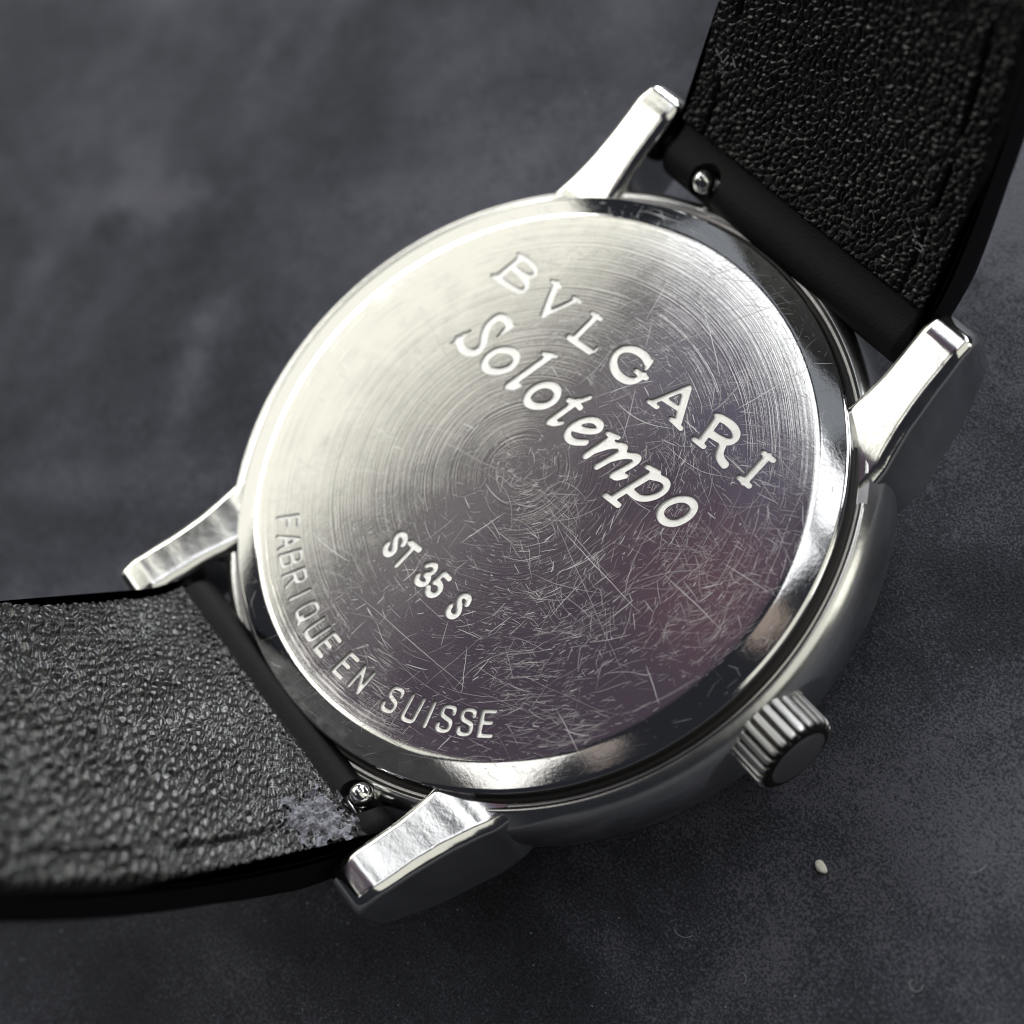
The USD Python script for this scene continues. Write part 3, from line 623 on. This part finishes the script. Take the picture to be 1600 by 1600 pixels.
def strap(sy, pts, start, seed, cu, cv, grain, grow, label, lining):
    root = path(watch, 'leather_strap')
    tag(UsdGeom.Xform.Define(stage, root).GetPrim(), label=label)
    W = 8.95
    c = spline(pts, 120)                                    # (y, z) of the inner face, from the bar outward
    t = np.gradient(c, axis=0)
    t /= np.linalg.norm(t, axis=1, keepdims=True)
    nrm = np.c_[-t[:, 1], t[:, 0]]                          # towards the wearer's wrist, up here
    if nrm[0, 1] < 0:
        nrm = -nrm
    s = np.concatenate([[0], np.cumsum(np.linalg.norm(np.diff(c, axis=0), axis=1))])
    half = np.interp(s, [0, 3, 8, 40], [1.25, 1.35, 1.1, 1.0])
    mid = c - nrm * half[:, None]
    # body: slices across the width, the edges rounded
    rings = []
    for x, k in [(-W, .55), (-W + .08, .8), (-W + .25, .95), (-W + .5, 1), (0, 1), (W - .5, 1), (W - .25, .95), (W - .08, .8), (W, .55)]:
        h = (half * k)[:, None]
        cap = [mid[0] + h[0] * (math.cos(a) * nrm[0] - math.sin(a) * t[0]) for a in np.linspace(0, math.pi, 14)[1:-1]]
        ring = np.vstack([(mid + nrm * h)[::-1], cap, mid - nrm * h])
        rings.append(np.c_[np.full(len(ring), x), ring])
    b = man(*loft(rings))
    pin = np.array(PINS[sy])
    b = b - m3.Manifold.cylinder(3.0, .95, .95, 32).translate((pin[0], pin[1], pin[2] - 1.2)) - m3.Manifold.cube((1.7, 2.2, 3), True).translate((pin[0], pin[1] - sy * .9, pin[2] + .3))
    obj(root, 'strap_body', b, STRAP, 40)
    # lining: a pebbled sheet glued on the inner face
    s0 = start
    nu, nv_ = 340, 430
    uu = np.linspace(-W - .01, W + .01, nu)
    vv = s0 + (s[-1] - s0) * np.linspace(0, 1, nv_) ** 1.0
    U, V = np.meshgrid(uu, vv, indexing='ij')
    cy, cz = np.interp(V, s, c[:, 0]), np.interp(V, s, c[:, 1])
    n0, n1 = np.interp(V, s, nrm[:, 0]), np.interp(V, s, nrm[:, 1])
    gv = V if not grow else np.log1p(grow * V) / grow          # the grain coarsens away from the bar
    gu = U if not grow else U / (1 + grow * V)
    sc = 1 + grow * V
    h = pebbles(gu - .25 * gv, gv + sy * .3 * gu, seed, cu, cv) * grain * sc ** .8 + .16 * grain * pebbles(U, V, seed + 1, cu * .45, cv * .45)
    h = h * np.interp(fbm(np.stack([U * .3, V * .3, 0 * U + seed], -1)), [.3, .6], [.8, 1.15])
    for xg, amp in ((-W + 1.75, .34), (W - 1.75, .34)):       # stitching channels: a broken crease along each edge
        wob = .18 * (fbm(np.stack([V * .5, V * 0 + xg, V * 0], -1)) - .5)
        h -= amp * np.exp(-((U - xg - wob) / .14) ** 2) * np.clip(3 * (noise(np.stack([V * .55, V * 0 + xg, V * 0 + seed], -1)) - .32), 0, 1)
    h += .12 * (fbm(np.stack([U * .12, V * .16, 0 * U + seed + 4], -1)) - .5)
    e = np.minimum(np.minimum(U - uu[0], uu[-1] - U), V - vv[0])
    h = (h + .30) * np.clip(e / .3, 0, 1) ** .5 - .24 + .10 * np.clip(e / .3, 0, 1)
    P = np.stack([U, cy + n0 * h, cz + n1 * h], -1).reshape(-1, 3)
    i, j = np.meshgrid(np.arange(nu - 1), np.arange(nv_ - 1), indexing='ij')
    q = np.stack([i * nv_ + j, (i + 1) * nv_ + j, (i + 1) * nv_ + j + 1, i * nv_ + j + 1], -1).reshape(-1, 4)
    if sy < 0:
        q = q[:, ::-1]
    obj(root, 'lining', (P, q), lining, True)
    # quick-release knob of the spring bar
    k = trimesh.creation.icosphere(4, .60)
    k.vertices[:, 2] = k.vertices[:, 2] * 1.15
    post = trimesh.creation.cylinder(.28, 1.6, sections=32)
    post.apply_translation((0, 0, -.8))
    k = trimesh.util.concatenate([k, post])
    k.apply_translation(pin)
    obj(root, 'spring_bar_knob', k, STEEL, 40)
    bar = trimesh.creation.cylinder(.45, 18.2, sections=24)
    bar.apply_transform(trimesh.transformations.rotation_matrix(np.pi / 2, [0, 1, 0]))
    bar.apply_translation((0, mid[0][0], mid[0][1]))
    obj(root, 'spring_bar', bar, STEEL, 40)

    def at(x, sv, up):
        return np.array([x, np.interp(sv, s, c[:, 0]) + up * np.interp(sv, s, nrm[:, 0]), np.interp(sv, s, c[:, 1]) + up * np.interp(sv, s, nrm[:, 1])])
    return root, at


PINS = {1: (-5.6, 16.85, -.1), -1: (6.95, -16.0, -.3)}
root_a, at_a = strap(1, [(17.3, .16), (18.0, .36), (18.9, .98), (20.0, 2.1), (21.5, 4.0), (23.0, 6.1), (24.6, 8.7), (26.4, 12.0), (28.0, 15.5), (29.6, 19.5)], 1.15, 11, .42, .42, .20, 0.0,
                     'black upper strap half with a finely pebbled lining, smooth at its end', LINING_SHADED)
root_b, at_b = strap(-1, [(-16.6, .12), (-17.5, .5), (-18.5, 1.6), (-19.6, 3.2), (-21.2, 5.8), (-22.8, 9.0), (-24.4, 13.0), (-25.8, 17.4), (-27.0, 22.0), (-28.0, 26.5)], .12, 23, .34, .28, .17, 0.085,
                     'black lower strap half with coarse grained lining, torn and frayed at one corner', LINING)

# the torn corner: pale curled flakes of leather
g = np.random.default_rng(5)
ma, mb = 150, 150
A, B = np.meshgrid(np.linspace(4.2, 8.92, ma), np.linspace(.1, 5.6, mb), indexing='ij')
Q = np.stack([A, B, 0 * A], -1)
blob = 1 - np.hypot((A - 7.35) / 2.0, (B - 1.9) / 1.9) + 1.5 * (fbm(Q * 1.7 + 4.0) - .5) + .5 * (noise(Q * 6) - .5)
ridge = 1 - np.abs(2 * fbm(Q * np.array([1.5, 1.1, 1]) + 9) - 1)
fold = .16 + .42 * np.clip(ridge - .55, 0, 1) * 1.6 + .16 * (noise(Q * 5 + 2) - .5) + .05 * (noise(Q * 14) - .5)
fold = fold + .12 * np.clip(noise(Q * 2.3 + 7) - .5, 0, 1) * 3 + .18 * np.clip(blob, 0, .5)
PV = np.array([at_b(x, sv, up) for x, sv, up in zip(A.ravel(), B.ravel(), fold.ravel())])
keep = blob.ravel() > .06
i, j = np.meshgrid(np.arange(ma - 1), np.arange(mb - 1), indexing='ij')
PF = np.stack([i * mb + j, (i + 1) * mb + j, (i + 1) * mb + j + 1, i * mb + j + 1], -1).reshape(-1, 4)
PF = PF[keep[PF].all(1)]
used, inv = np.unique(PF, return_inverse=True)
PV, PF = PV[used], inv.reshape(-1, 4)
obj(root_b, 'frayed_leather', (PV, PF), FRAY, True, label='pale torn leather at the corner by the spring bar')
for spots, n in (([(-7.2, 5.6), (6.7, 4.2)], 9),):
    PV, PF, k0 = [], [], 0
    for (x0, s0) in spots:
        for _ in range(n):
            x, sv, a, L = x0 + g.normal(0, .35), s0 + g.normal(0, .4), g.uniform(0, np.pi), g.uniform(.3, .7)
            for ii in range(5):
                for jj in range(2):
                    du, dw = (ii / 4 - .5) * L, (jj - .5) * .09
                    PV.append(at_a(x + du * math.cos(a) - dw * math.sin(a), sv + du * math.sin(a) + dw * math.cos(a), .26 + .08 * g.uniform()))
            for ii in range(4):
                PF.append((k0 + 2 * ii, k0 + 2 * ii + 2, k0 + 2 * ii + 3, k0 + 2 * ii + 1))
            k0 += 10
    obj(root_a, 'frayed_leather', (np.array(PV), np.array(PF)), FRAY, True, kind='stuff')

# ------------------------------------------------------------------ crumb, fibres and dust on the cloth
def table_z(x, y):
    a = np.clip(np.searchsorted(gx, x) - 1, 0, nx - 2)
    b = np.clip(np.searchsorted(gy, y) - 1, 0, ny - 2)
    fx, fy = (x - gx[a]) / (gx[a + 1] - gx[a]), (y - gy[b]) / (gy[b + 1] - gy[b])
    return (Z[a, b] * (1 - fx) + Z[a + 1, b] * fx) * (1 - fy) + (Z[a, b + 1] * (1 - fx) + Z[a + 1, b + 1] * fx) * fy


cr = trimesh.creation.icosphere(3, .26)
cr.vertices *= (1.35, .85, .8)
cr.vertices += .12 * (noise(cr.vertices * 5 + 3)[:, None] - .5) * cr.vertices / .26
cr.apply_translation((22.15, -2.3, table_z(22.15, -2.3) + .15))
obj('/World', 'crumb', cr, CRUMB, 50, label='single pale crumb on the dark cloth below the crown', category='crumb')
FIB = [((19.5, -9.3), .4, 1.1, .9, 'short pale curved fibre on the cloth between the bottom lug and the crown'),
       ((23.6, -8.6), 2.5, .75, 1.4, 'tiny arched pale fibre on the cloth, nearest the lower edge of the picture'),
       ((26.8, 2.4), 1.2, .9, .7, 'pale gently bent fibre on the cloth to the right of the crumb'),
       ((28.6, -2.6), .2, 1.3, 2.1, 'thin hooked grey fibre on the cloth in the lower right corner')]
for (x, y), a, L, cv, lab in FIB:
    s = np.linspace(-.5, .5, 14) * L
    d = a + cv * s / L * 2
    p = np.c_[x + np.cumsum(np.cos(d)) * L / 14, y + np.cumsum(np.sin(d)) * L / 14]
    z = np.array([table_z(*q) for q in p]) + .05 + .08 * np.sin(np.linspace(0, np.pi, 14))
    ring = [np.c_[q[0] + .016 * np.cos(np.arange(5) * 1.2566) * -math.sin(dd), q[1] + .016 * np.cos(np.arange(5) * 1.2566) * math.cos(dd), zz + .016 * np.sin(np.arange(5) * 1.2566)] for q, zz, dd in zip(p, z, d)]
    obj('/World', 'lint_fibre', loft(ring), LINT, 60, label=lab, category='lint fibre')
dust, k = [], 0
for _ in range(900):
    x, y = rng.uniform(-55, 34), rng.uniform(-40, 40)
    if np.hypot(x, y) < 17:
        continue
    b = trimesh.creation.icosahedron()
    b.vertices *= rng.uniform(.012, .045) * rng.uniform(.6, 1.4, 3)
    b.apply_translation((x, y, table_z(x, y) + .02))
    dust.append(b)
obj('/World', 'dust', trimesh.util.concatenate(dust), LINT, False, kind='stuff', label='fine pale dust scattered over the dark cloth', category='dust')
